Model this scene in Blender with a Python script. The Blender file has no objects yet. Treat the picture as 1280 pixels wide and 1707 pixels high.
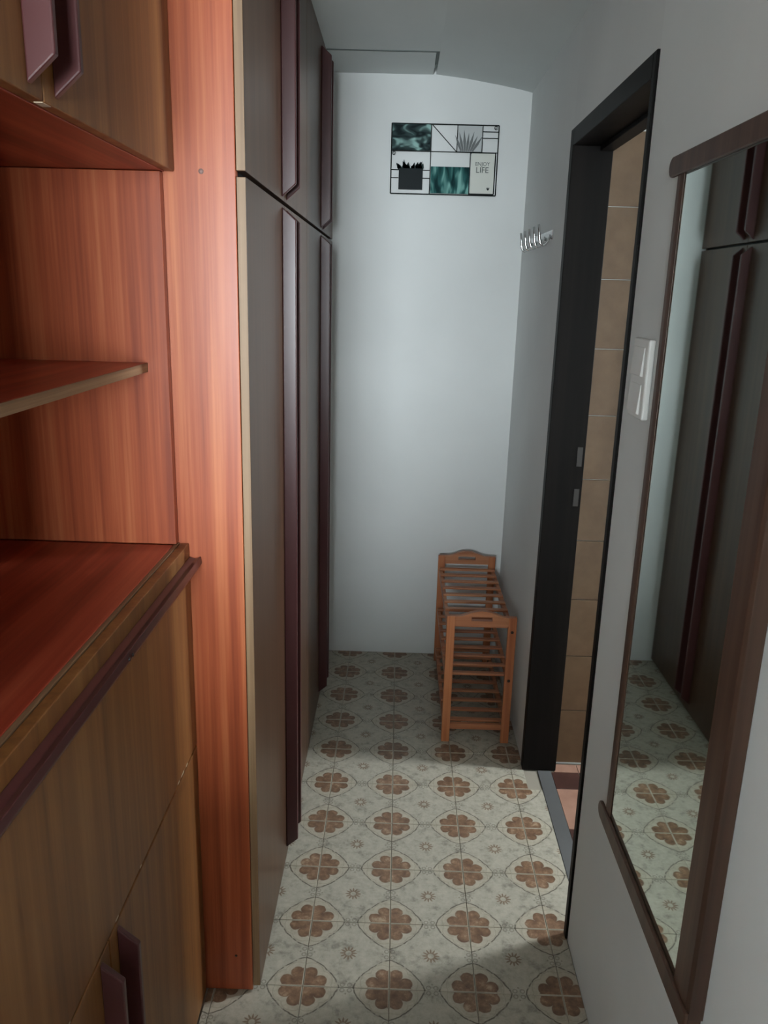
import bpy, bmesh, math, random
from mathutils import Vector, Matrix
random.seed(7)
S = bpy.context.scene
COL = S.collection

# ------------------------------------------------------------------ camera
PITCH, YAW, ROLL = 0.26714, 0.013316, 0.026938
F = Vector((-math.sin(YAW)*math.cos(PITCH), math.cos(YAW)*math.cos(PITCH), -math.sin(PITCH)))
R = F.cross(Vector((0, 0, 1))).normalized()
U = R.cross(F)
R2 = math.cos(ROLL)*R + math.sin(ROLL)*U
U2 = -math.sin(ROLL)*R + math.cos(ROLL)*U
cd = bpy.data.cameras.new('camera')
cd.sensor_fit = 'HORIZONTAL'; cd.sensor_width = 36.0
cd.lens = 1337.24/1280*36.0
cd.clip_start = 0.02
cam = bpy.data.objects.new('camera', cd)
M4 = Matrix((R2, U2, -F)).transposed().to_4x4()
M4.translation = (0.17865, -1.49721, 1.55166)
cam.matrix_world = M4
COL.objects.link(cam); S.camera = cam

# ------------------------------------------------------------------ world, lights, exposure
S.view_settings.view_transform = 'Standard'
S.view_settings.look = 'None'
S.view_settings.gamma = 1.0
S.view_settings.use_curve_mapping = False
S.view_settings.exposure = -0.2
W = bpy.data.worlds.new('world'); S.world = W
W.use_nodes = True
W.node_tree.nodes['Background'].inputs[0].default_value = (0.75, 0.86, 1.0, 1)
W.node_tree.nodes['Background'].inputs[1].default_value = 0.8

def area(name, loc, target, sx, sy, power, color):
    l = bpy.data.lights.new(name, 'AREA'); l.shape = 'RECTANGLE'; l.size = sx; l.size_y = sy
    l.energy = power; l.color = color
    o = bpy.data.objects.new(name, l); COL.objects.link(o); o.location = loc
    o.rotation_euler = (Vector(target)-Vector(loc)).to_track_quat('-Z', 'Y').to_euler()
    return o
# daylight of the window in the room behind the camera, and of the small bathroom window
area('window_daylight', (0.075, -5.60, 1.50), (0.075, 0, 1.50), 2.05, 1.15, 770, (0.86, 0.95, 1.0))
area('bathroom_daylight', (2.20, 0.79, 1.60), (0.3, 0.62, 0.3), 0.24, 0.6, 56, (0.90, 0.97, 1.0))

# ------------------------------------------------------------------ node helper
class X:
    """tiny expression wrapper over math nodes"""
    nt = None
    def __init__(s, sock): s.s = sock
    @staticmethod
    def op(kind, *a):
        n = X.nt.nodes.new('ShaderNodeMath'); n.operation = kind
        for i, v in enumerate(a):
            if isinstance(v, X): X.nt.links.new(v.s, n.inputs[i])
            else: n.inputs[i].default_value = v
        return X(n.outputs[0])
    def __add__(s, o): return X.op('ADD', s, o)
    def __sub__(s, o): return X.op('SUBTRACT', s, o)
    def __rsub__(s, o): return X.op('SUBTRACT', o, s)
    def __mul__(s, o): return X.op('MULTIPLY', s, o)
    __rmul__ = __mul__
    __radd__ = __add__
    def abs(s): return X.op('ABSOLUTE', s)
    def pow(s, e): return X.op('POWER', s, e)
def xmin(a, b): return X.op('MINIMUM', a, b)
def xmax(a, b): return X.op('MAXIMUM', a, b)
def hyp(a, b): return X.op('SQRT', a*a + b*b)
def below(x, edge, soft):      # 1 where x < edge
    n = X.nt.nodes.new('ShaderNodeMapRange'); n.interpolation_type = 'SMOOTHSTEP'
    X.nt.links.new(x.s, n.inputs['Value'])
    n.inputs['From Min'].default_value = edge-soft; n.inputs['From Max'].default_value = edge+soft
    n.inputs['To Min'].default_value = 1; n.inputs['To Max'].default_value = 0
    return X(n.outputs[0])
def mixc(nt, fac, a, b):
    n = nt.nodes.new('ShaderNodeMix'); n.data_type = 'RGBA'
    for sock, v in ((n.inputs[0], fac), (n.inputs[6], a), (n.inputs[7], b)):
        if isinstance(v, X): nt.links.new(v.s, sock)
        elif hasattr(v, 'is_output'): nt.links.new(v, sock)
        elif isinstance(v, tuple): sock.default_value = (*v, 1)
        else: sock.default_value = v
    return n.outputs[2]
def srgb(r, g, b):
    f = lambda c: c/12.92 if c <= 0.04045 else ((c+0.055)/1.055)**2.4
    return tuple(f(v/255) for v in (r, g, b))

def newmat(name, rough=0.5, color=(0.5, 0.5, 0.5), metal=0.0, spec=0.5):
    m = bpy.data.materials.new(name); m.use_nodes = True
    b = m.node_tree.nodes['Principled BSDF']
    b.inputs['Base Color'].default_value = (*color, 1)
    b.inputs['Roughness'].default_value = rough
    b.inputs['Metallic'].default_value = metal
    b.inputs['Specular IOR Level'].default_value = spec
    return m, m.node_tree, b
def noise(nt, vec, scale, detail=3, rough=0.5):
    n = nt.nodes.new('ShaderNodeTexNoise'); n.inputs['Scale'].default_value = scale
    n.inputs['Detail'].default_value = detail; n.inputs['Roughness'].default_value = rough
    if vec is not None: nt.links.new(vec, n.inputs['Vector'])
    return n.outputs['Fac']
def objco(nt, scale=(1, 1, 1), jitter=True):
    tc = nt.nodes.new('ShaderNodeTexCoord')
    mp = nt.nodes.new('ShaderNodeMapping'); mp.inputs['Scale'].default_value = scale
    nt.links.new(tc.outputs['Object'], mp.inputs['Vector'])
    if jitter:
        oi = nt.nodes.new('ShaderNodeObjectInfo')
        ml = nt.nodes.new('ShaderNodeMath'); ml.operation = 'MULTIPLY'; ml.inputs[1].default_value = 31.0
        nt.links.new(oi.outputs['Random'], ml.inputs[0])
        nt.links.new(ml.outputs[0], mp.inputs['Location'])
    return mp.outputs['Vector']
def ramp(nt, fac, stops):
    r = nt.nodes.new('ShaderNodeValToRGB'); nt.links.new(fac, r.inputs[0])
    e = r.color_ramp.elements
    while len(e) < len(stops): e.new(0.5)
    for i, (p, c) in enumerate(stops): e[i].position = p; e[i].color = (*c, 1)
    return r.outputs[0]
def bump(nt, b, h, strength, dist=0.002):
    n = nt.nodes.new('ShaderNodeBump'); n.inputs['Strength'].default_value = strength
    n.inputs['Distance'].default_value = dist
    nt.links.new(h, n.inputs['Height']); nt.links.new(n.outputs[0], b.inputs['Normal'])

def wood(name, dark, mid, light, rough, grain='Z', width=1.0, coat=0.0, spec=0.5):
    m, nt, b = newmat(name, rough, spec=spec)
    s = {'Z': (42*width, 42*width, 0.8), 'Y': (42*width, 0.8, 42*width), 'X': (0.8, 42*width, 42*width)}[grain]
    v = objco(nt, s)
    n1 = noise(nt, v, 1.0, 2, 0.55)
    v2 = objco(nt, tuple(k*4.5 for k in s))
    n2 = noise(nt, v2, 1.0, 3, 0.6)
    X.nt = nt
    f = X(n1)*0.72 + X(n2)*0.28
    nt.links.new(ramp(nt, f.s, [(0.33, dark), (0.5, mid), (0.68, light)]), b.inputs['Base Color'])
    bump(nt, b, n2, 0.05, 0.001)
    b.inputs['Coat Weight'].default_value = coat; b.inputs['Coat Roughness'].default_value = 0.25
    return m

def plaster(name, col, var=0.04, rough=0.75):
    m, nt, b = newmat(name, rough, spec=0.25)
    v = objco(nt, jitter=False)
    n1 = noise(nt, v, 2.2, 4)
    d = tuple(c*(1-var*2) for c in col)
    nt.links.new(ramp(nt, n1, [(0.3, d), (0.7, col)]), b.inputs['Base Color'])
    bump(nt, b, noise(nt, v, 55, 4), 0.10, 0.003)
    return m

MAT = {}
MAT['wall'] = plaster('white_plaster', (0.80, 0.82, 0.81))
MAT['ceiling'] = plaster('ceiling_plaster', (0.72, 0.76, 0.75))
MAT['red_wood'] = wood('red_mahogany_laminate', srgb(138, 62, 36), srgb(172, 86, 51), srgb(198, 116, 74), 0.38, 'Z', 1.0)
MAT['red_wood_top'] = wood('red_mahogany_worktop', srgb(126, 46, 30), srgb(158, 64, 43), srgb(182, 88, 60), 0.34, 'Y', 0.8)
MAT['brown_wood'] = wood('brown_walnut_laminate', srgb(106, 67, 34), srgb(130, 85, 44), srgb(148, 103, 58), 0.44, 'Z', 0.7)
MAT['wardrobe_wood'] = wood('wardrobe_walnut_laminate', srgb(66, 44, 31), srgb(78, 54, 39), srgb(90, 64, 47), 0.36, 'Z', 0.7, spec=0.36)
MAT['edge_band'] = wood('beige_edge_band', srgb(126, 98, 70), srgb(142, 113, 82), srgb(156, 127, 96), 0.5, 'Z', 1.5)
MAT['chip_edge'] = wood('worn_worktop_edge', srgb(96, 70, 48), srgb(130, 98, 68), srgb(158, 126, 92), 0.6, 'Y', 1.6)
MAT['handle'] = newmat('plum_brown_handle', 0.30, srgb(76, 42, 42))[0]
MAT['bamboo'] = wood('orange_bamboo', srgb(150, 84, 50), srgb(174, 104, 64), srgb(192, 126, 82), 0.45, 'Z', 0.8)
MAT['bamboo_x'] = wood('orange_bamboo_slat', srgb(144, 86, 56), srgb(168, 106, 70), srgb(186, 128, 90), 0.45, 'X', 0.8)
MAT['frame_wood'] = wood('mirror_frame_wood', srgb(66, 46, 36), srgb(82, 59, 47), srgb(97, 72, 58), 0.42, 'Z', 0.9)
MAT['door_frame'] = wood('dark_door_frame', srgb(12, 10, 10), srgb(17, 14, 13), srgb(24, 20, 18), 0.5, 'Z', 0.8, spec=0.12)
MAT['mirror'] = newmat('mirror_glass', 0.02, (0.80, 0.90, 0.86), 1.0)[0]
MAT['chrome'] = newmat('chrome', 0.16, (0.78, 0.79, 0.80), 1.0)[0]
MAT['steel'] = newmat('worn_steel', 0.5, (0.07, 0.066, 0.064), 1.0)[0]
MAT['plastic'] = newmat('white_plastic', 0.38, (0.78, 0.77, 0.74))[0]
MAT['wire'] = newmat('black_painted_wire', 0.45, (0.012, 0.016, 0.016), spec=0.08)[0]
MAT['grout'] = plaster('floor_grout', srgb(164, 156, 142), 0.1, 0.9)
MAT['threshold'] = plaster('grey_cement_strip', srgb(98, 98, 98), 0.12, 0.8)
MAT['bolt'] = newmat('dark_bolt', 0.4, (0.06, 0.04, 0.03), 0.6)[0]
MAT['cap'] = newmat('grey_screw_cap', 0.5, srgb(150, 120, 112))[0]
MAT['chip'] = newmat('bare_chip', 0.8, srgb(206, 186, 160))[0]
MAT['glass'] = newmat('window_glass', 0.02, (1, 1, 1))[0]
MAT['glass'].node_tree.nodes['Principled BSDF'].inputs['Transmission Weight'].default_value = 1.0

def tile_material():
    m, nt, b = newmat('flower_floor_tile', 0.32, spec=0.45)
    X.nt = nt
    tc = nt.nodes.new('ShaderNodeTexCoord')
    sp = nt.nodes.new('ShaderNodeSeparateXYZ'); nt.links.new(tc.outputs['Object'], sp.inputs[0])
    gv = objco(nt)                                    # jittered per tile: wear differs
    # slight hand-print wobble
    u0, v0 = X(sp.outputs[0]), X(sp.outputs[1])
    wob = X(noise(nt, gv, 55, 2)) - 0.5
    u, v = u0.abs(), v0.abs()
    a, bb = 0.1 - u, 0.1 - v
    wa, wb = a + wob*0.005, bb + wob*0.005
    n_mid = noise(nt, gv, 34, 5, 0.68)
    n_fin = noise(nt, gv, 90, 3, 0.6)
    base = ramp(nt, n_mid, [(0.30, srgb(140, 135, 122)), (0.46, srgb(178, 172, 157)), (0.7, srgb(190, 184, 168))])
    # ogee outline around each flower
    d = (xmax(wa, 0.0).pow(1.4) + xmax(wb, 0.0).pow(1.4)).pow(1/1.4)
    inside = below(d, 0.082, 0.002)
    col = mixc(nt, inside*0.5, base, srgb(190, 180, 160))
    line = below((d - 0.083).abs(), 0.0018, 0.0012)*below(X(n_fin)*-1.0, -0.42, 0.12)
    col = mixc(nt, line*0.9, col, srgb(84, 76, 66))
    # eight-lobed flower on the corner
    lobe = xmin(hyp(wa-0.0385, wb-0.0160), hyp(wa-0.0160, wb-0.0385)) - 0.0160
    core = wa + wb - 0.054
    fd = xmin(lobe, core)
    halo = below((fd - 0.0125).abs(), 0.0011, 0.0009)
    col = mixc(nt, halo*0.35, col, srgb(140, 132, 116))
    fmask = below(fd, 0.0, 0.0012)*below(xmin(a, bb)*-1.0, -0.0024, 0.0009)
    fcol = ramp(nt, noise(nt, gv, 38, 4, 0.7), [(0.34, srgb(100, 68, 48)), (0.50, srgb(128, 94, 70)), (0.60, srgb(150, 116, 90)), (0.70, srgb(184, 158, 130))])
    rim = below(fd*-1.0, 0.0045, 0.0035)
    fcol = mixc(nt, rim*0.35, fcol, srgb(84, 54, 38))
    col = mixc(nt, fmask*0.92, col, fcol)
    # little sun in the tile centre
    r = hyp(u0, v0)
    th = X.op('ARCTAN2', v0, u0)
    ray = X.op('COSINE', th*12.0)
    rr = r - ray*0.0055
    sun = below(rr, 0.0155, 0.0012)*below(r*-1.0, -0.0075, 0.0010)
    col = mixc(nt, sun*0.75, col, srgb(116, 88, 62))
    # curls at the middle of each edge
    c1 = xmin(hyp(u-0.0085, bb-0.0075), hyp(v-0.0085, a-0.0075)) - 0.0048
    curl = below(c1.abs(), 0.0013, 0.0009)
    c2 = xmin(hyp(u, bb-0.017), hyp(v, a-0.017))
    curl = xmax(curl, below(c2, 0.0022, 0.0010))
    col = mixc(nt, curl*0.55, col, srgb(104, 96, 84))
    fin = ramp(nt, n_fin, [(0.3, (0.86, 0.86, 0.85)), (0.62, (1, 1, 1))])
    mm = nt.nodes.new('ShaderNodeMix'); mm.data_type = 'RGBA'; mm.blend_type = 'MULTIPLY'
    mm.inputs[0].default_value = 1.0
    nt.links.new(col, mm.inputs[6]); nt.links.new(fin, mm.inputs[7])
    nt.links.new(mm.outputs[2], b.inputs['Base Color'])
    rg = ramp(nt, n_mid, [(0.3, (0.42,)*3), (0.7, (0.28,)*3)])
    nt.links.new(rg, b.inputs['Roughness'])
    bump(nt, b, n_mid, 0.08, 0.0015)
    return m
MAT['tile'] = tile_material()

def mottled(name, c0, c1, rough=0.3, scale=14):
    m, nt, b = newmat(name, rough)
    v = objco(nt)
    nt.links.new(ramp(nt, noise(nt, v, scale, 4, 0.6), [(0.3, c0), (0.7, c1)]), b.inputs['Base Color'])
    return m
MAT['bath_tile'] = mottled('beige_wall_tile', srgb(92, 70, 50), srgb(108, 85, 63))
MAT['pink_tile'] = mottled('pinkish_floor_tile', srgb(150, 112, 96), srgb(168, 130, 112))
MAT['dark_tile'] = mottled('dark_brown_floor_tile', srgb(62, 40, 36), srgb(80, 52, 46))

# ------------------------------------------------------------------ object helpers
def link(name, me, mat, parent=None, origin=(0, 0, 0)):
    o = bpy.data.objects.new(name, me); COL.objects.link(o)
    if mat is not None and not me.materials: me.materials.append(mat)
    o.location = origin
    if parent is not None:
        o.parent = parent
        o.location = Vector(origin) - world_loc(parent)
    return o
def world_loc(o):
    v = Vector((0, 0, 0))
    while o is not None: v += o.location; o = o.parent
    return v
def bm_done(bm, bevel=0.0, seg=2):
    bmesh.ops.recalc_face_normals(bm, faces=bm.faces)
    if bevel > 0:
        bmesh.ops.bevel(bm, geom=list(bm.edges), offset=bevel, segments=seg, profile=0.5, affect='EDGES', clamp_overlap=True)
    me = bpy.data.meshes.new('mesh'); bm.to_mesh(me); bm.free()
    return me
def add_box(bm, x0, x1, y0, y1, z0, z1):
    vs = [bm.verts.new((x, y, z)) for x in (x0, x1) for y in (y0, y1) for z in (z0, z1)]
    for f in ((0, 1, 3, 2), (4, 6, 7, 5), (0, 4, 5, 1), (2, 3, 7, 6), (0, 2, 6, 4), (1, 5, 7, 3)):
        bm.faces.new([vs[i] for i in f])
def box(name, x0, x1, y0, y1, z0, z1, mat, parent=None, bevel=0.0015, seg=2):
    c = ((x0+x1)/2, (y0+y1)/2, (z0+z1)/2)
    bm = bmesh.new()
    add_box(bm, x0-c[0], x1-c[0], y0-c[1], y1-c[1], z0-c[2], z1-c[2])
    return link(name, bm_done(bm, bevel, seg), MAT[mat] if isinstance(mat, str) else mat, parent, c)
def prism(name, pts, lo, hi, axis, mat, parent=None, bevel=0.0, seg=2):
    """extrude a polygon given in the plane across `axis` (0:x -> (y,z), 1:y -> (x,z), 2:z -> (x,y))"""
    def mk(p, t):
        return {0: (t, p[0], p[1]), 1: (p[0], t, p[1]), 2: (p[0], p[1], t)}[axis]
    A = [Vector(mk(p, lo)) for p in pts]; B = [Vector(mk(p, hi)) for p in pts]
    c = (sum(A, Vector())+sum(B, Vector()))/(2*len(pts))
    bm = bmesh.new()
    va = [bm.verts.new(p-c) for p in A]; vb = [bm.verts.new(p-c) for p in B]
    bm.faces.new(va); bm.faces.new(list(reversed(vb)))
    for i in range(len(pts)):
        j = (i+1) % len(pts)
        bm.faces.new((va[i], vb[i], vb[j], va[j]))
    return link(name, bm_done(bm, bevel, seg), MAT[mat], parent, c)
def tube_mesh(bm, path, rad, n=10, caps=True):
    path = [Vector(p) for p in path]; rings = []
    for i, p in enumerate(path):
        d = (path[min(i+1, len(path)-1)] - path[max(i-1, 0)]).normalized()
        up = Vector((0, 0, 1)) if abs(d.z) < 0.9 else Vector((1, 0, 0))
        s = d.cross(up).normalized(); t = s.cross(d)
        r = rad[i] if isinstance(rad, (list, tuple)) else rad
        rings.append([bm.verts.new(p + r*(math.cos(k*2*math.pi/n)*s + math.sin(k*2*math.pi/n)*t)) for k in range(n)])
    for a, b in zip(rings, rings[1:]):
        for k in range(n): bm.faces.new((a[k], a[(k+1) % n], b[(k+1) % n], b[k]))
    if caps: bm.faces.new(rings[0]); bm.faces.new(list(reversed(rings[-1])))
def tube(name, path, rad, mat, parent=None, n=10, smooth=True):
    c = sum((Vector(p) for p in path), Vector())/len(path)
    bm = bmesh.new(); tube_mesh(bm, [Vector(p)-c for p in path], rad, n)
    me = bm_done(bm)
    if smooth:
        for f in me.polygons: f.use_smooth = True
    return link(name, me, MAT[mat] if isinstance(mat, str) else mat, parent, c)
def empty(name, loc):
    o = bpy.data.objects.new(name, None); COL.objects.link(o); o.location = loc
    o.empty_display_size = 0.1
    return o
def tag(o, label, cat, group=None):
    o['label'] = label; o['category'] = cat
    if group: o['group'] = group
    return o
def struct(o, label=None, cat=None):
    o['kind'] = 'structure'
    if label: o['label'] = label
    if cat: o['category'] = cat
    return o

# ------------------------------------------------------------------ shell of the hallway
XR = 0.645            # right wall surface
YB = 1.80             # back wall surface
ZC = 2.335            # ceiling
OPX = 0.12            # right edge of the opening behind the camera
XW = -0.095           # wardrobe door faces
fl = struct(box('floor', -1.9, 2.3, -5.7, 1.9, -0.12, -0.004, 'grout', bevel=0),
            'pale hallway floor laid with brown flower patterned tiles', 'floor')
# flower tiles: 20 cm, laid on the floor, trimmed at the walls
tile_cache = {}
def tile(cx, cy, x0, x1, y0, y1):
    k = tuple(round(v, 3) for v in (x0-cx, x1-cx, y0-cy, y1-cy))
    if k not in tile_cache:
        g = 0.0007
        bm = bmesh.new(); add_box(bm, k[0]+g, k[1]-g, k[2]+g, k[3]-g, -0.006, 0.0)
        bmesh.ops.recalc_face_normals(bm, faces=bm.faces)
        top = [e for e in bm.edges if all(v.co.z > -0.001 for v in e.verts)]
        bmesh.ops.bevel(bm, geom=top, offset=0.0009, segments=1, affect='EDGES')
        me = bpy.data.meshes.new('floor_tile'); bm.to_mesh(me); bm.free()
        me.materials.append(MAT['tile']); tile_cache[k] = me
    o = bpy.data.objects.new('floor_tile', tile_cache[k]); COL.objects.link(o)
    o.parent = fl; o.location = Vector((cx, cy, 0)) - fl.location
for j in range(-7, 9):
    cy = j*0.2 + 0.1
    y0, y1 = cy-0.1, cy+0.1
    for i in range(-1, 4):
        cx = i*0.2 + 0.1
        x0, x1 = cx-0.1, cx+0.1
        if i == 3:
            x1 = XR-0.001
            if 0.2 < cy < 0.75: x1 = 0.690
        tile(cx, cy, x0, x1, y0, y1)
    if cy < 0: tile(-0.3, cy, -0.2155, -0.2, y0, y1)

# walls
struct(box('wall_back', -0.75, 0.76, YB, YB+0.12, 0.0, 2.6, 'wall', bevel=0),
       'plain white plaster wall at the far end of the hallway', 'wall')
DY0, DY1, DZ = 0.17, 0.945, 2.0
wr = struct(box('wall_right', XR, 0.745, -2.10, DY0, -0.004, 2.6, 'wall', bevel=0),
            'white plaster wall carrying the long mirror', 'wall')
struct(box('wall_right_far', XR, 0.745, DY1, YB, -0.004, 2.6, 'wall', bevel=0),
       'short white wall between doorway and back wall, behind the shoe rack', 'wall')
box('wall_over_door', XR, 0.745, DY0, DY1, DZ, 2.6, 'wall', wr, bevel=0)
struct(box('wall_left', -0.87, -0.75, -2.10, 1.92, 0.0, 2.6, 'wall', bevel=0),
       'white wall hidden behind the cabinets on the left', 'wall')
# ceiling: flat over the wardrobe, dipping gently to the right wall
ce = struct(box('ceiling', -0.75, 0.285, -2.10, 1.503, ZC, 2.5, 'ceiling', bevel=0),
            'grey white hallway ceiling above the wardrobe', 'ceiling')
box('ceiling_backing', -0.75, 0.285, 1.503, YB, ZC+0.02, 2.5, 'ceiling', ce, 0)
box('ceiling_panel', -0.75, 0.274, 1.513, YB, ZC-0.001, ZC+0.02, 'ceiling', ce, 0.001)
MAT['seam'] = plaster('grey_seam_filler', srgb(112, 120, 118), 0.1)  # mottled grey, darker than the ceiling plaster beside it
box('seam_strip', -0.75, 0.285, 1.5035, 1.5125, ZC-0.002, ZC+0.019, 'seam', ce, 0)
box('seam_strip', 0.2745, 0.2845, 1.5125, 1.66, ZC-0.002, ZC+0.019, 'seam', ce, 0)
xs = [0.285, 0.40, 0.52, 0.60, 0.645]
zs = [ZC, ZC-0.012, ZC-0.030, ZC-0.044, ZC-0.054]
struct(prism('ceiling_slope', list(zip(xs, zs)) + [(0.645, 2.5), (0.285, 2.5)], -2.10, YB, 1, 'ceiling'),
       'strip of ceiling dipping down to the doorway wall', 'ceiling')

# room behind the camera, with the window that lights the hallway
RY = -5.66
struct(box('wall_rear', -1.9, -1.00, RY-0.12, RY, 0, 2.6, 'wall', bevel=0), 'white rear wall beside the window', 'wall')
struct(box('wall_rear_right', 1.15, 1.7, RY-0.12, RY, 0, 2.6, 'wall', bevel=0), 'white rear wall on the other side of the window', 'wall')
struct(box('wall_rear_below', -1.00, 1.15, RY-0.12, RY, 0, 0.85, 'wall', bevel=0), 'white wall below the rear window', 'wall')
struct(box('wall_rear_above', -1.00, 1.15, RY-0.12, RY, 2.15, 2.6, 'wall', bevel=0), 'white wall above the rear window', 'wall')
struct(box('wall_rear_left', -2.02, -1.9, RY-0.12, -2.10, 0, 2.6, 'wall', bevel=0), 'white left wall of the room behind', 'wall')
struct(box('wall_room_right', 1.7, 1.82, RY-0.12, -2.10, 0, 2.6, 'wall', bevel=0), 'white right wall of the room behind', 'wall')
struct(box('wall_front_left', -2.02, -0.75, -2.22, -2.10, 0, 2.6, 'wall', bevel=0), 'white wall closing the room left of the hallway', 'wall')
struct(box('wall_light_block_right', OPX, 1.82, -2.22, -2.10, 0, 2.6, 'wall', bevel=0), 'unseen white wall added to narrow the light from the room behind', 'wall')  # added out of view; narrows the opening so the back wall dims rightwards
struct(box('wall_front_lintel', -0.75, OPX, -2.22, -2.10, 2.04, 2.6, 'wall', bevel=0), 'white lintel over the opening into the room behind', 'wall')
struct(box('wall_light_block_low', -0.75, OPX, -2.22, -2.10, 0, 1.06, 'wall', bevel=0), 'unseen white half wall added to block low window light', 'wall')  # added out of view; stops window light reaching the floor directly
struct(box('ceiling_room', -2.02, 1.82, RY-0.12, -2.22, 2.5, 2.6, 'ceiling', bevel=0), 'white ceiling of the room behind', 'ceiling')
win = struct(empty('window_1', (-0.10, RY-0.06, 0.85)), 'white framed window in the room behind', 'window')
for a_ in ((-1.00, -0.95, 0.85, 2.15), (1.10, 1.15, 0.85, 2.15), (0.045, 0.105, 0.90, 2.1), (-0.95, 1.10, 0.85, 0.90), (-0.95, 1.10, 2.1, 2.15)):
    box('window_frame', a_[0], a_[1], RY-0.09, RY-0.03, a_[2], a_[3], 'plastic', win, 0.003)

# ------------------------------------------------------------------ bathroom seen through the doorway
bw = struct(box('wall_bathroom', 0.745, 2.3, 0.963, 1.07, -0.004, 2.6, 'wall', bevel=0),
            'bathroom wall clad in square beige tiles', 'wall')
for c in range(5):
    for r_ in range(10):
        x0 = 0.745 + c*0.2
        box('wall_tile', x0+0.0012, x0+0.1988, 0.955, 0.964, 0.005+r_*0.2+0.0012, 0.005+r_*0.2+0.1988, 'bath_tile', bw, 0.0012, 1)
struct(box('wall_bathroom_far', 2.3, 2.42, -0.72, 1.07, 0, 2.6, 'wall', bevel=0), 'far wall of the bathroom', 'wall')
struct(box('wall_bathroom_near', 0.745, 2.3, -0.72, -0.60, 0, 2.6, 'wall', bevel=0), 'near wall of the bathroom', 'wall')
struct(box('ceiling_bathroom', 0.745, 2.3, -0.60, 0.963, 2.45, 2.6, 'ceiling', bevel=0), 'bathroom ceiling', 'ceiling')
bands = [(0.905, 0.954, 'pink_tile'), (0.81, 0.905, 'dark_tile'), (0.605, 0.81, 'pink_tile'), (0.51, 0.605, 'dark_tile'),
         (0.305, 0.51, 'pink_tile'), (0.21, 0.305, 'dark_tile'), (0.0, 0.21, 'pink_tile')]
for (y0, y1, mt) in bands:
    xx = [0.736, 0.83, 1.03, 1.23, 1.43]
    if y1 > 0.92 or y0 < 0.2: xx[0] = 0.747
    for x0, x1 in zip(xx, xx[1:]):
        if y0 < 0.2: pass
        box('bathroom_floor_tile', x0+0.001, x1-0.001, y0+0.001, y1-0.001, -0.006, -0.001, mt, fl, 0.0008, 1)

# doorway lining: dark stained frame, strike plates, cement strip
dr = struct(empty('door_1', (0.69, 0.54, 0)), 'tall dark stained door frame around the bathroom doorway', 'door frame')
fx0, fx1 = 0.639, 0.752
box('jamb', fx0, fx1, DY1-0.036, DY1, 0.0, DZ, 'door_frame', dr, 0.002)
box('jamb', fx0, fx1, DY0, DY0+0.022, 0.0, DZ, 'door_frame', dr, 0.002)
box('head', fx0, fx1, DY0+0.022, DY1-0.036, DZ-0.045, DZ, 'door_frame', dr, 0.002)
box('door_stop', 0.715, 0.752, DY0+0.023, DY1-0.037, DZ-0.057, DZ-0.045, 'door_frame', dr, 0.001)
for z0, z1 in ((1.055, 1.115), (0.93, 0.985)):
    box('strike_plate', 0.728, 0.744, DY1-0.0378, DY1-0.0358, z0, z1, 'steel', dr, 0.0005)
tr = struct(box('trim_1', 0.6905, 0.7355, DY0+0.023, DY1-0.037, -0.006, 0.001, 'threshold', None, 0.001),
            'worn grey cement strip across the doorway floor', 'threshold')

# ------------------------------------------------------------------ cabinet handles
def fin_handle(parent, y, zlo, zhi, xface, depth=0.032, th=0.011, cut=0.028, mat='handle'):
    """vertical grip strip standing out of the door, ends cut at 45 degrees"""
    x0, x1 = xface, xface+depth
    h = prism('handle', [(x0, zlo), (x1, zlo+cut), (x1, zhi-cut), (x0, zhi)], y-th/2, y+th/2, 1, mat, parent, 0.0022)
    return h

# ------------------------------------------------------------------ wardrobe
wd = tag(empty('wardrobe', (-0.42, 0.9, 0)), 'tall dark brown wardrobe with red side panel and long vertical strip handles', 'wardrobe')
DT = 0.016
wx0, wx1 = -0.74, XW-DT-0.0008         # carcass depth
sp_ = box('side_panel', wx0, wx1, -0.020, -0.001, 0.004, ZC-0.003, 'red_wood', wd, 0.0012)
sp_['label'] = 'glossy orange red wood grain panel'
tube('screw_cap', [(-0.171, -0.0215, 1.744), (-0.171, -0.0195, 1.744)], 0.0045, 'cap', sp_, 14)
tube('screw_hole', [(-0.148, -0.0206, 0.098), (-0.148, -0.0195, 0.098)], 0.003, 'bolt', sp_, 10)
box('side_panel', wx0, wx1, 1.781, 1.798, 0.004, ZC-0.003, 'wardrobe_wood', wd, 0.001)
box('back_panel', wx0, wx0+0.008, -0.001, 1.781, 0.004, ZC-0.003, 'wardrobe_wood', wd, 0)
box('plinth', wx1-0.02, wx1, -0.001, 1.781, 0.004, 0.012, 'wardrobe_wood', wd, 0)
box('top_panel', wx0+0.008, wx1, -0.001, 1.781, ZC-0.021, ZC-0.003, 'wardrobe_wood', wd, 0)
box('divider', wx0+0.008, wx1, -0.001, 1.781, 1.732, 1.752, 'door_frame', wd, 0)
edges = [-0.0175, 0.4625, 0.9148, 1.367, 1.797]
for k in range(4):
    y0, y1 = edges[k]+0.0015, edges[k+1]-0.0015
    for (z0, z1) in ((0.014, 1.7375), (1.7465, ZC-0.006)):
        d = box('door', XW-DT, XW, y0, y1, z0, z1, 'wardrobe_wood', wd, 0.0012)
        if k == 0:
            e = box('edge_band', XW-DT+0.0004, XW-0.0004, y0-0.0016, y0+0.0002, z0+0.001, z1-0.001, 'edge_band', d, 0.0003)
            e['label'] = 'beige edge band'
        ye = y1-0.036 if k in (0, 2) else y0+0.036
        fin_handle(d, ye, z0+(0.006 if z0 > 1 else 0.03), z1-(0.03 if z0 > 1 else 0.006), XW)

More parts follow.
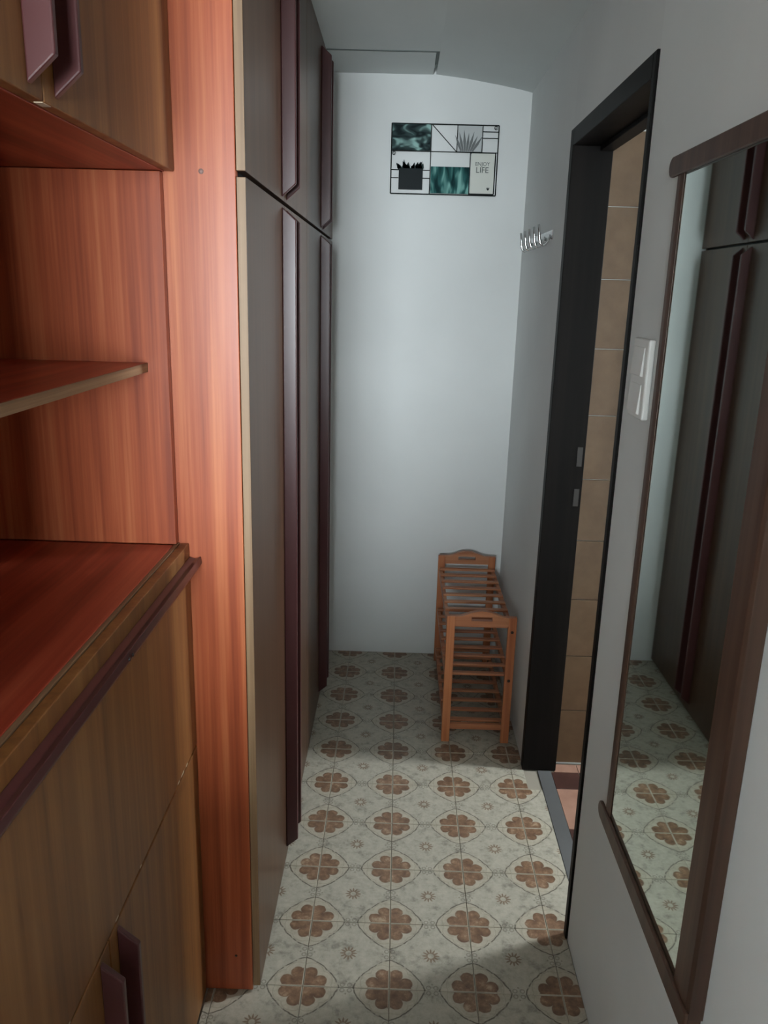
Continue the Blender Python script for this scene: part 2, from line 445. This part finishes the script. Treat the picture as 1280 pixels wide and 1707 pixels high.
# ------------------------------------------------------------------ left wall unit
XF = -0.217                # cabinet door faces
YE = -0.022                # far end, against the wardrobe side
YN = -1.02                 # near end
ym = -0.543
lc = tag(empty('writing_cabinet', (-0.48, -0.5, 0)), 'low brown cabinet with drop flap and two doors under the red worktop', 'cabinet')
bx0, bx1 = -0.74, XF-0.0175
box('side_panel', bx0, bx1, YE-0.018, YE, 0.002, 1.046, 'red_wood', lc, 0.001)
box('side_panel', bx0, bx1, YN, YN+0.018, 0.002, 1.046, 'red_wood', lc, 0.001)
box('bottom_panel', bx0, bx1, YN+0.018, YE-0.018, 0.002, 0.02, 'red_wood', lc, 0)
box('middle_panel', bx0, bx1, YN+0.018, YE-0.018, 0.625, 0.643, 'red_wood', lc, 0)
flap = box('drop_flap', XF-0.017, XF, YN+0.002, YE-0.001, 0.637, 1.073, 'brown_wood', lc, 0.0015)
rail = prism('rail_handle', [(XF, 1.020), (XF+0.020, 1.026), (XF+0.024, 1.034), (XF+0.022, 1.047), (XF+0.012, 1.043), (XF, 1.046)],
             YN+0.004, YE+0.0005, 1, 'handle', flap, 0.0015)
rail['label'] = 'plum brown grip rail along the flap'
for yy in (-0.455, -0.44):
    tube('screw', [(XF+0.0235, yy, 1.037), (XF+0.0252, yy, 1.037)], 0.0028, 'steel', rail, 10)
for s in (0, 1):
    y0, y1 = (YN+0.002, ym-0.0015) if s == 0 else (ym+0.0015, YE-0.001)
    d = box('door', XF-0.017, XF, y0, y1, 0.006, 0.632, 'brown_wood', lc, 0.0015)
    fin_handle(d, (y1-0.033) if s == 0 else (y0+0.033), 0.02, 0.624, XF)
# bare chips along the door and flap edges
def chip(parent, y, z, ly, lz):
    box('chip', XF-0.0008, XF+0.0003, y, y+ly, z, z+lz, 'chip', parent, 0.0002, 1)
for (y, ly) in ((-0.515, 0.012), (-0.145, 0.02), (-0.11, 0.012), (-0.70, 0.015), (-0.17, 0.012), (-0.40, 0.008)):
    chip(flap, y, 0.6372, ly, 0.0035)
# worktop
wt = tag(empty('worktop', (-0.48, -0.5, 1.047)), 'dark red polished worktop with a chipped brown front edge', 'worktop')
box('board', -0.74, -0.2425, YN, YE-0.019, 1.047, 1.075, 'red_wood_top', wt, 0.001)
box('front_edge', -0.2424, -0.2347, YN, YE-0.001, 1.047, 1.0745, 'chip_edge', wt, 0.001)
# open shelf niche
ns = tag(empty('open_shelf_unit', (-0.48, -0.5, 1.075)), 'open red wood niche with one shelf, above the worktop', 'shelf unit')
box('side_panel', -0.74, -0.237, YE-0.018, YE, 1.076, 1.7405, 'red_wood', ns, 0.001)
box('side_panel', -0.74, -0.237, YN, YN+0.018, 1.076, 1.7405, 'red_wood', ns, 0.001)
box('back_panel', -0.74, -0.730, YN+0.018, YE-0.018, 1.076, 1.7405, 'red_wood', ns, 0)
sh = box('shelf', -0.729, -0.275, YN+0.0185, YE-0.0185, 1.402, 1.4185, 'red_wood_top', ns, 0.001)
box('edge_band', -0.2752, -0.2735, YN+0.0185, YE-0.0185, 1.4022, 1.4183, 'chip_edge', sh, 0.0003)
# overhead cabinet
oc = tag(empty('overhead_cabinet', (-0.48, -0.5, 1.742)), 'brown two door cabinet hung above the open red niche', 'cabinet')
box('bottom_panel', -0.74, XF-0.0178, YN, YE, 1.7415, 1.7595, 'red_wood_top', oc, 0.001)
box('side_panel', -0.74, XF-0.0178, YE-0.018, YE, 1.760, ZC-0.003, 'red_wood', oc, 0.001)
box('side_panel', -0.74, XF-0.0178, YN, YN+0.018, 1.760, ZC-0.003, 'red_wood', oc, 0.001)
box('top_panel', -0.74, XF-0.0178, YN+0.018, YE-0.018, ZC-0.021, ZC-0.003, 'red_wood', oc, 0)
for s in (0, 1):
    y0, y1 = (YN+0.002, ym-0.0015) if s == 0 else (ym+0.0015, YE-0.001)
    d = box('door', XF-0.017, XF, y0, y1, 1.7425, ZC-0.006, 'brown_wood', oc, 0.0015)
    fin_handle(d, (y1-0.033) if s == 0 else (y0+0.033), 1.752, ZC-0.04, XF)
    if s == 1: box('chip', XF-0.012, XF-0.002, y0+0.0, y0+0.022, 1.7418, 1.7428, 'chip', d, 0.0002, 1)

# ------------------------------------------------------------------ shoe rack
rk = tag(empty('shoe_rack', (0.492, 1.41, 0)), 'orange bamboo shoe rack with three slatted shelves in the corner', 'shoe rack')
rx0, rx1 = 0.371, 0.612
L = 0.029
for (y0, y1) in ((1.07, 1.089), (1.725, 1.744)):
    for (x0, x1) in ((rx0, rx0+L), (rx1-L, rx1)):
        lg = box('leg', x0, x1, y0, y1, 0.001, 0.4852, 'bamboo', rk, 0.002)
        if y0 < 1.5 and x0 > 0.5:
            for zz in (0.432, 0.248):
                tube('bolt', [((x0+x1)/2, y0-0.0006, zz), ((x0+x1)/2, y0+0.001, zz)], 0.0055, 'bolt', lg, 12)
    # top rail: arched, with a grip slot -> ring of quads
    bm = bmesh.new()
    xi0, xi1 = rx0+L, rx1-L
    n = 24
    zc = lambda x: 0.485 + 0.021*max(0.0, math.cos(min(1.0, abs((x-0.4915)/0.075))*math.pi/2))**1.2
    sx0, sx1, sz0, sz1 = 0.4915-0.036, 0.4915+0.036, 0.470, 0.485
    cols = sorted(set([xi0 + (xi1-xi0)*i/n for i in range(n+1)] + [sx0, sx1]))
    zb = 0.452
    def quadbox(xa, xb, za0, za1, zb0, zb1):
        vs = []
        for yy in (y0, y1):
            for (x, z) in ((xa, za0), (xb, zb0), (xb, zb1), (xa, za1)): vs.append(bm.verts.new((x, yy, z)))
        for f in ((0, 1, 2, 3), (7, 6, 5, 4), (0, 4, 5, 1), (3, 2, 6, 7), (0, 3, 7, 4), (1, 5, 6, 2)):
            bm.faces.new([vs[i] for i in f])
    for xa, xb in zip(cols, cols[1:]):
        low = zb
        ta, tb = zc(xa), zc(xb)
        if xa >= sx0-1e-6 and xb <= sx1+1e-6:
            quadbox(xa, xb, low, sz0, low, sz0); quadbox(xa, xb, sz1, ta, sz1, tb)
        else:
            quadbox(xa, xb, low, ta, low, tb)
    bmesh.ops.remove_doubles(bm, verts=bm.verts, dist=1e-5)
    # drop inner faces shared twice
    seen = {}
    for f in list(bm.faces):
        k = tuple(sorted(v.index for v in f.verts)) if False else frozenset(v for v in f.verts)
        seen.setdefault(k, []).append(f)
    dead = [f for fs in seen.values() if len(fs) > 1 for f in fs]
    bmesh.ops.delete(bm, geom=dead, context='FACES')
    c = Vector((0.4915, (y0+y1)/2, 0.47))
    bmesh.ops.translate(bm, verts=bm.verts, vec=-c)
    link('top_rail', bm_done(bm), MAT['bamboo_x'], rk, c)
    box('cross_bar', rx0+L, rx1-L, y0+0.002, y1-0.002, 0.052, 0.073, 'bamboo_x', rk, 0.0015)
for zt, nsl in ((0.440, 9), (0.256, 9), (0.072, 9)):
    for x0 in (rx0+0.004, rx1-0.004-0.014):
        box('side_rail', x0, x0+0.014, 1.089, 1.725, zt-0.030, zt-0.008, 'bamboo_x', rk, 0.0015)
    for k in range(nsl):
        yy = 1.105 + k*(1.709-1.105-0.018)/(nsl-1)
        box('slat', rx0+0.006, rx1-0.006, yy, yy+0.020, zt-0.008, zt, 'bamboo_x', rk, 0.0015)

# ------------------------------------------------------------------ long mirror on the right wall
mr = tag(empty('wall_mirror', (0.63, -0.28, 0.5)), 'tall rectangular mirror in a brown wood frame beside the light switch', 'mirror')
my0, my1, mz0, mz1 = -0.568, -0.092, 0.532, 1.777
XM = 0.619             # front of the frame
box('back_board', 0.6253, 0.6445, my0+0.006, my1-0.006, mz0+0.006, mz1-0.006, 'frame_wood', mr, 0)
box('mirror_glass', 0.6220, 0.6252, my0+0.010, my1-0.010, mz0+0.010, mz1-0.010, 'mirror', mr, 0)
def stile(yo, yi):
    # moulded section in plan: proud outer edge, lower towards the glass; yo outer side, yi inner side
    s_ = 1 if yi > yo else -1
    pr_ = [(0.6445, yo), (XM+0.004, yo), (XM, yo+s_*0.006), (XM, yo+s_*0.020), (XM+0.0012, yi), (0.6217, yi), (0.6217, yo+s_*0.009), (0.6445, yo+s_*0.009)]
    return prism('stile', pr_, mz0+0.02, mz1-0.02, 2, 'frame_wood', mr, 0.001)
stile(my0, my0+0.060)
stile(my1, my1-0.034)
for (z0, z1) in ((mz0, mz0+0.036), (mz1-0.032, mz1)):
    zm = (z0+z1)/2; hh = (z1-z0)/2
    ya, yb_ = my0-0.004, my1+0.034
    prof = [(yb_-hh+hh*math.cos(-math.pi/2 + math.pi*k/8), zm+hh*math.sin(-math.pi/2 + math.pi*k/8)) for k in range(9)]
    prof += [(ya, z1), (ya, z0)]
    prism('rail', prof, XM-0.004, 0.6217, 0, 'frame_wood', mr, 0.002)

# ------------------------------------------------------------------ light switch
sw = tag(empty('light_switch', (0.64, 0.06, 1.33)), 'white double rocker light switch between mirror and doorway', 'light switch')
box('plate', 0.631, 0.6445, -0.004, 0.092, 1.333, 1.481, 'plastic', sw, 0.004, 3)
for (z0, z1) in ((1.412, 1.466), (1.342, 1.398)):
    prism('rocker', [(0.6308, z0), (0.6252, z0+0.002), (0.6292, z1), (0.6308, z1)], 0.012, 0.080, 1, 'plastic', sw, 0.0012)

# ------------------------------------------------------------------ chrome hook rail
hk = tag(empty('hook_rail', (0.64, 1.37, 1.74)), 'small chrome coat hook rail on the wall beside the door frame', 'coat hooks')
box('back_plate', 0.640, 0.6445, 1.125, 1.56, 1.722, 1.752, 'chrome', hk, 0.0015)
for k in range(5):
    y = 1.15 + k*0.096
    full = [(0.6395, y, 1.735), (0.632, y, 1.720), (0.624, y, 1.709), (0.616, y, 1.706), (0.609, y, 1.711), (0.605, y, 1.724), (0.603, y, 1.745), (0.600, y, 1.768)]
    tube('hook', full, [0.0045]*6+[0.004, 0.0035], 'chrome', hk, 8)
    tube('screw', [(0.6402, y+0.02, 1.737), (0.6385, y+0.02, 1.737)], 0.003, 'steel', hk, 8)

# ------------------------------------------------------------------ photo grid on the back wall
pg = tag(empty('photo_grid', (0.327, 1.79, 1.92)), 'black wire grid with small plant prints on the white back wall', 'wall decor')
PX0, PX1, PZ0, PZ1 = 0.126, 0.527, 1.918, 2.164
pw, ph = PX1-PX0, PZ1-PZ0
def P(u, v): return (PX0+u*pw, PZ1-v*ph-0.0)
YW = 1.786
def wire(u0, v0, u1, v1, r=0.0016, name='wire'):
    a, b = P(u0, v0), P(u1, v1)
    return tube(name, [(a[0], YW, a[1]), (b[0], YW, b[1])], r, 'wire', pg, 6, False)
for w_ in ((0, 0, 1, 0), (0, 1, 1, 1), (0, 0, 0, 1), (1, 0, 1, 1)): wire(*w_, r=0.0023, name='frame_wire')
wire(0, .385, 1, .385); wire(.37, 0, .37, 1)
wire(.38, .01, .615, .385); wire(.615, 0, .615, .385); wire(.85, 0, .85, .385)
wire(.85, .09, 1, .09); wire(.85, .18, 1, .18)
wire(.745, .385, .745, 1)
for v in (.655, .77): wire(0, v, .07, v); wire(.30, v, .37, v)
for (u, v) in ((.025, .42), (.972, .035)):
    c = P(u, v); pts = [(c[0]+0.006*math.cos(t*math.pi/6), YW-0.001, c[1]+0.006*math.sin(t*math.pi/6)) for t in range(13)]
    tube('hanging_ring', pts, 0.0012, 'wire', pg, 6, False)
    tube('nail', [(c[0], YW-0.002, c[1]), (c[0], YB, c[1])], 0.0018, 'steel', pg, 8)

def print_mat(name, dark, mid, light, scale, dist, rot):
    m, nt, b = newmat(name, 0.7, spec=0.08)
    v = objco(nt, (1, 1, 1), False)
    mp = nt.nodes.new('ShaderNodeMapping'); mp.inputs['Rotation'].default_value = (0, rot, 0)
    mp.inputs['Scale'].default_value = scale
    nt.links.new(v, mp.inputs['Vector'])
    n = nt.nodes.new('ShaderNodeTexNoise'); n.inputs['Scale'].default_value = 1.0
    n.inputs['Detail'].default_value = 1.5; n.inputs['Distortion'].default_value = dist
    nt.links.new(mp.outputs[0], n.inputs['Vector'])
    nt.links.new(ramp(nt, n.outputs['Fac'], [(0.38, dark), (0.52, mid), (0.68, light)]), b.inputs['Base Color'])
    return m
MAT['leaf_print'] = print_mat('dark_leaf_print', srgb(28, 38, 40), srgb(60, 78, 78), srgb(150, 186, 180), (16, 16, 34), 0.8, 0.5)
MAT['teal_print'] = print_mat('teal_leaf_print', srgb(20, 50, 52), srgb(48, 96, 94), srgb(128, 180, 172), (42, 26, 12), 0.6, -0.25)
MAT['grey_print'] = newmat('pale_grey_print', 0.4, srgb(188, 192, 192), spec=0.08)[0]
MAT['grass_grey'] = newmat('grey_grass_print', 0.5, srgb(112, 116, 116), spec=0.08)[0]
MAT['card'] = newmat('off_white_card', 0.45, srgb(214, 216, 208), spec=0.08)[0]
MAT['ink'] = newmat('grey_ink', 0.5, srgb(92, 98, 96), spec=0.08)[0]
MAT['black_card'] = newmat('black_vase_print', 0.4, srgb(14, 24, 26), spec=0.08)[0]
MAT['leaf_dark'] = newmat('dark_leaf', 0.5, srgb(26, 42, 42), spec=0.08)[0]
def plaque(name, u0, v0, u1, v1, mat, y=YW-0.002, th=0.003):
    a, b = P(u0, v1), P(u1, v0)
    return box(name, a[0], b[0], y-th, y, a[1], b[1], mat, pg, 0.0004, 1)
def blades(name, parent, specs, mat, y):
    """flat printed leaves: each spec (x, z, angle, length, width)"""
    for (x, z, ang, ln, wd_) in specs:
        d = Vector((math.sin(ang), 0, math.cos(ang))); s = Vector((d.z, 0, -d.x))
        base = Vector((x, y, z))
        poly = [base - s*wd_*0.3, base + d*ln*0.45 - s*wd_*0.5, base + d*ln, base + d*ln*0.45 + s*wd_*0.5, base + s*wd_*0.3]
        bm = bmesh.new()
        lo = [bm.verts.new(p - base) for p in poly]; hi = [bm.verts.new(p - base + Vector((0, 0.0006, 0))) for p in poly]
        bm.faces.new(lo); bm.faces.new(list(reversed(hi)))
        for i in range(5): bm.faces.new((lo[i], hi[i], hi[(i+1) % 5], lo[(i+1) % 5]))
        link(name, bm_done(bm), MAT[mat], parent, base)
plaque('leaf_print', .006, .008, .365, .378, 'leaf_print')['label'] = 'dark print of curled leaves'
gp = plaque('grass_print', .62, .015, .845, .378, 'grey_print'); gp['label'] = 'pale grey print of grass blades'
a = P(.70, .372)
blades('blade', gp, [(a[0]-0.018+0.007*i, a[1], (-0.42+0.17*i)*1.0, 0.060+0.02*((i*37) % 5)/5, 0.010) for i in range(7)], 'grass_grey', YW-0.0057)
for w_ in ((.62, .018, .845, .018), (.842, .02, .842, .375), (.62, .375, .842, .375)): wire(*w_, r=0.0026, name='print_frame')
vp = plaque('vase_print', .075, .635, .30, .94, 'black_card'); vp['label'] = 'black vase shape with dark leaves'
a = P(.075, .645); b_ = P(.30, .645)
sp2 = []
for i in range(18):
    x = a[0] + (b_[0]-a[0])*(i+0.5)/18
    sp2.append((x, a[1]-0.004, random.uniform(-0.75, 0.75), random.uniform(0.020, 0.042), random.uniform(0.010, 0.016)))
blades('leaf', vp, sp2, 'leaf_dark', YW-0.0045)
plaque('teal_print', .377, .60, .74, .985, 'teal_print')['label'] = 'teal print of hanging leaves'
cp = plaque('quote_card', .755, .40, .975, .975, 'card'); cp['label'] = 'pale card lettered ENJOY LIFE'
for w_ in ((.75, .395, .985, .395), (.98, .395, .98, .98), (.75, .98, .98, .98)): wire(*w_, r=0.0027, name='card_frame')
def text(body, u, v, size, mat, parent, name):
    cu = bpy.data.curves.new('t', 'FONT'); cu.body = body; cu.size = size; cu.align_x = 'CENTER'; cu.extrude = 0.0003
    o = bpy.data.objects.new('t', cu); COL.objects.link(o)
    dg = bpy.context.evaluated_depsgraph_get()
    me = bpy.data.meshes.new_from_object(o.evaluated_get(dg))
    bpy.data.objects.remove(o)
    me.materials.clear()
    me.transform(Matrix.Rotation(math.pi/2, 4, 'X'))
    p = P(u, v)
    return link(name, me, MAT[mat], parent, (p[0], YW-0.0054, p[1]))
text('ENJOY', .862, .575, 0.019, 'ink', cp, 'lettering')
text('LIFE', .862, .675, 0.029, 'ink', cp, 'lettering')
p = P(.925, .925)
blades('sprig', cp, [(p[0], p[1], t, 0.012, 0.005) for t in (-0.5, 0, 0.5)], 'ink', YW-0.0054)
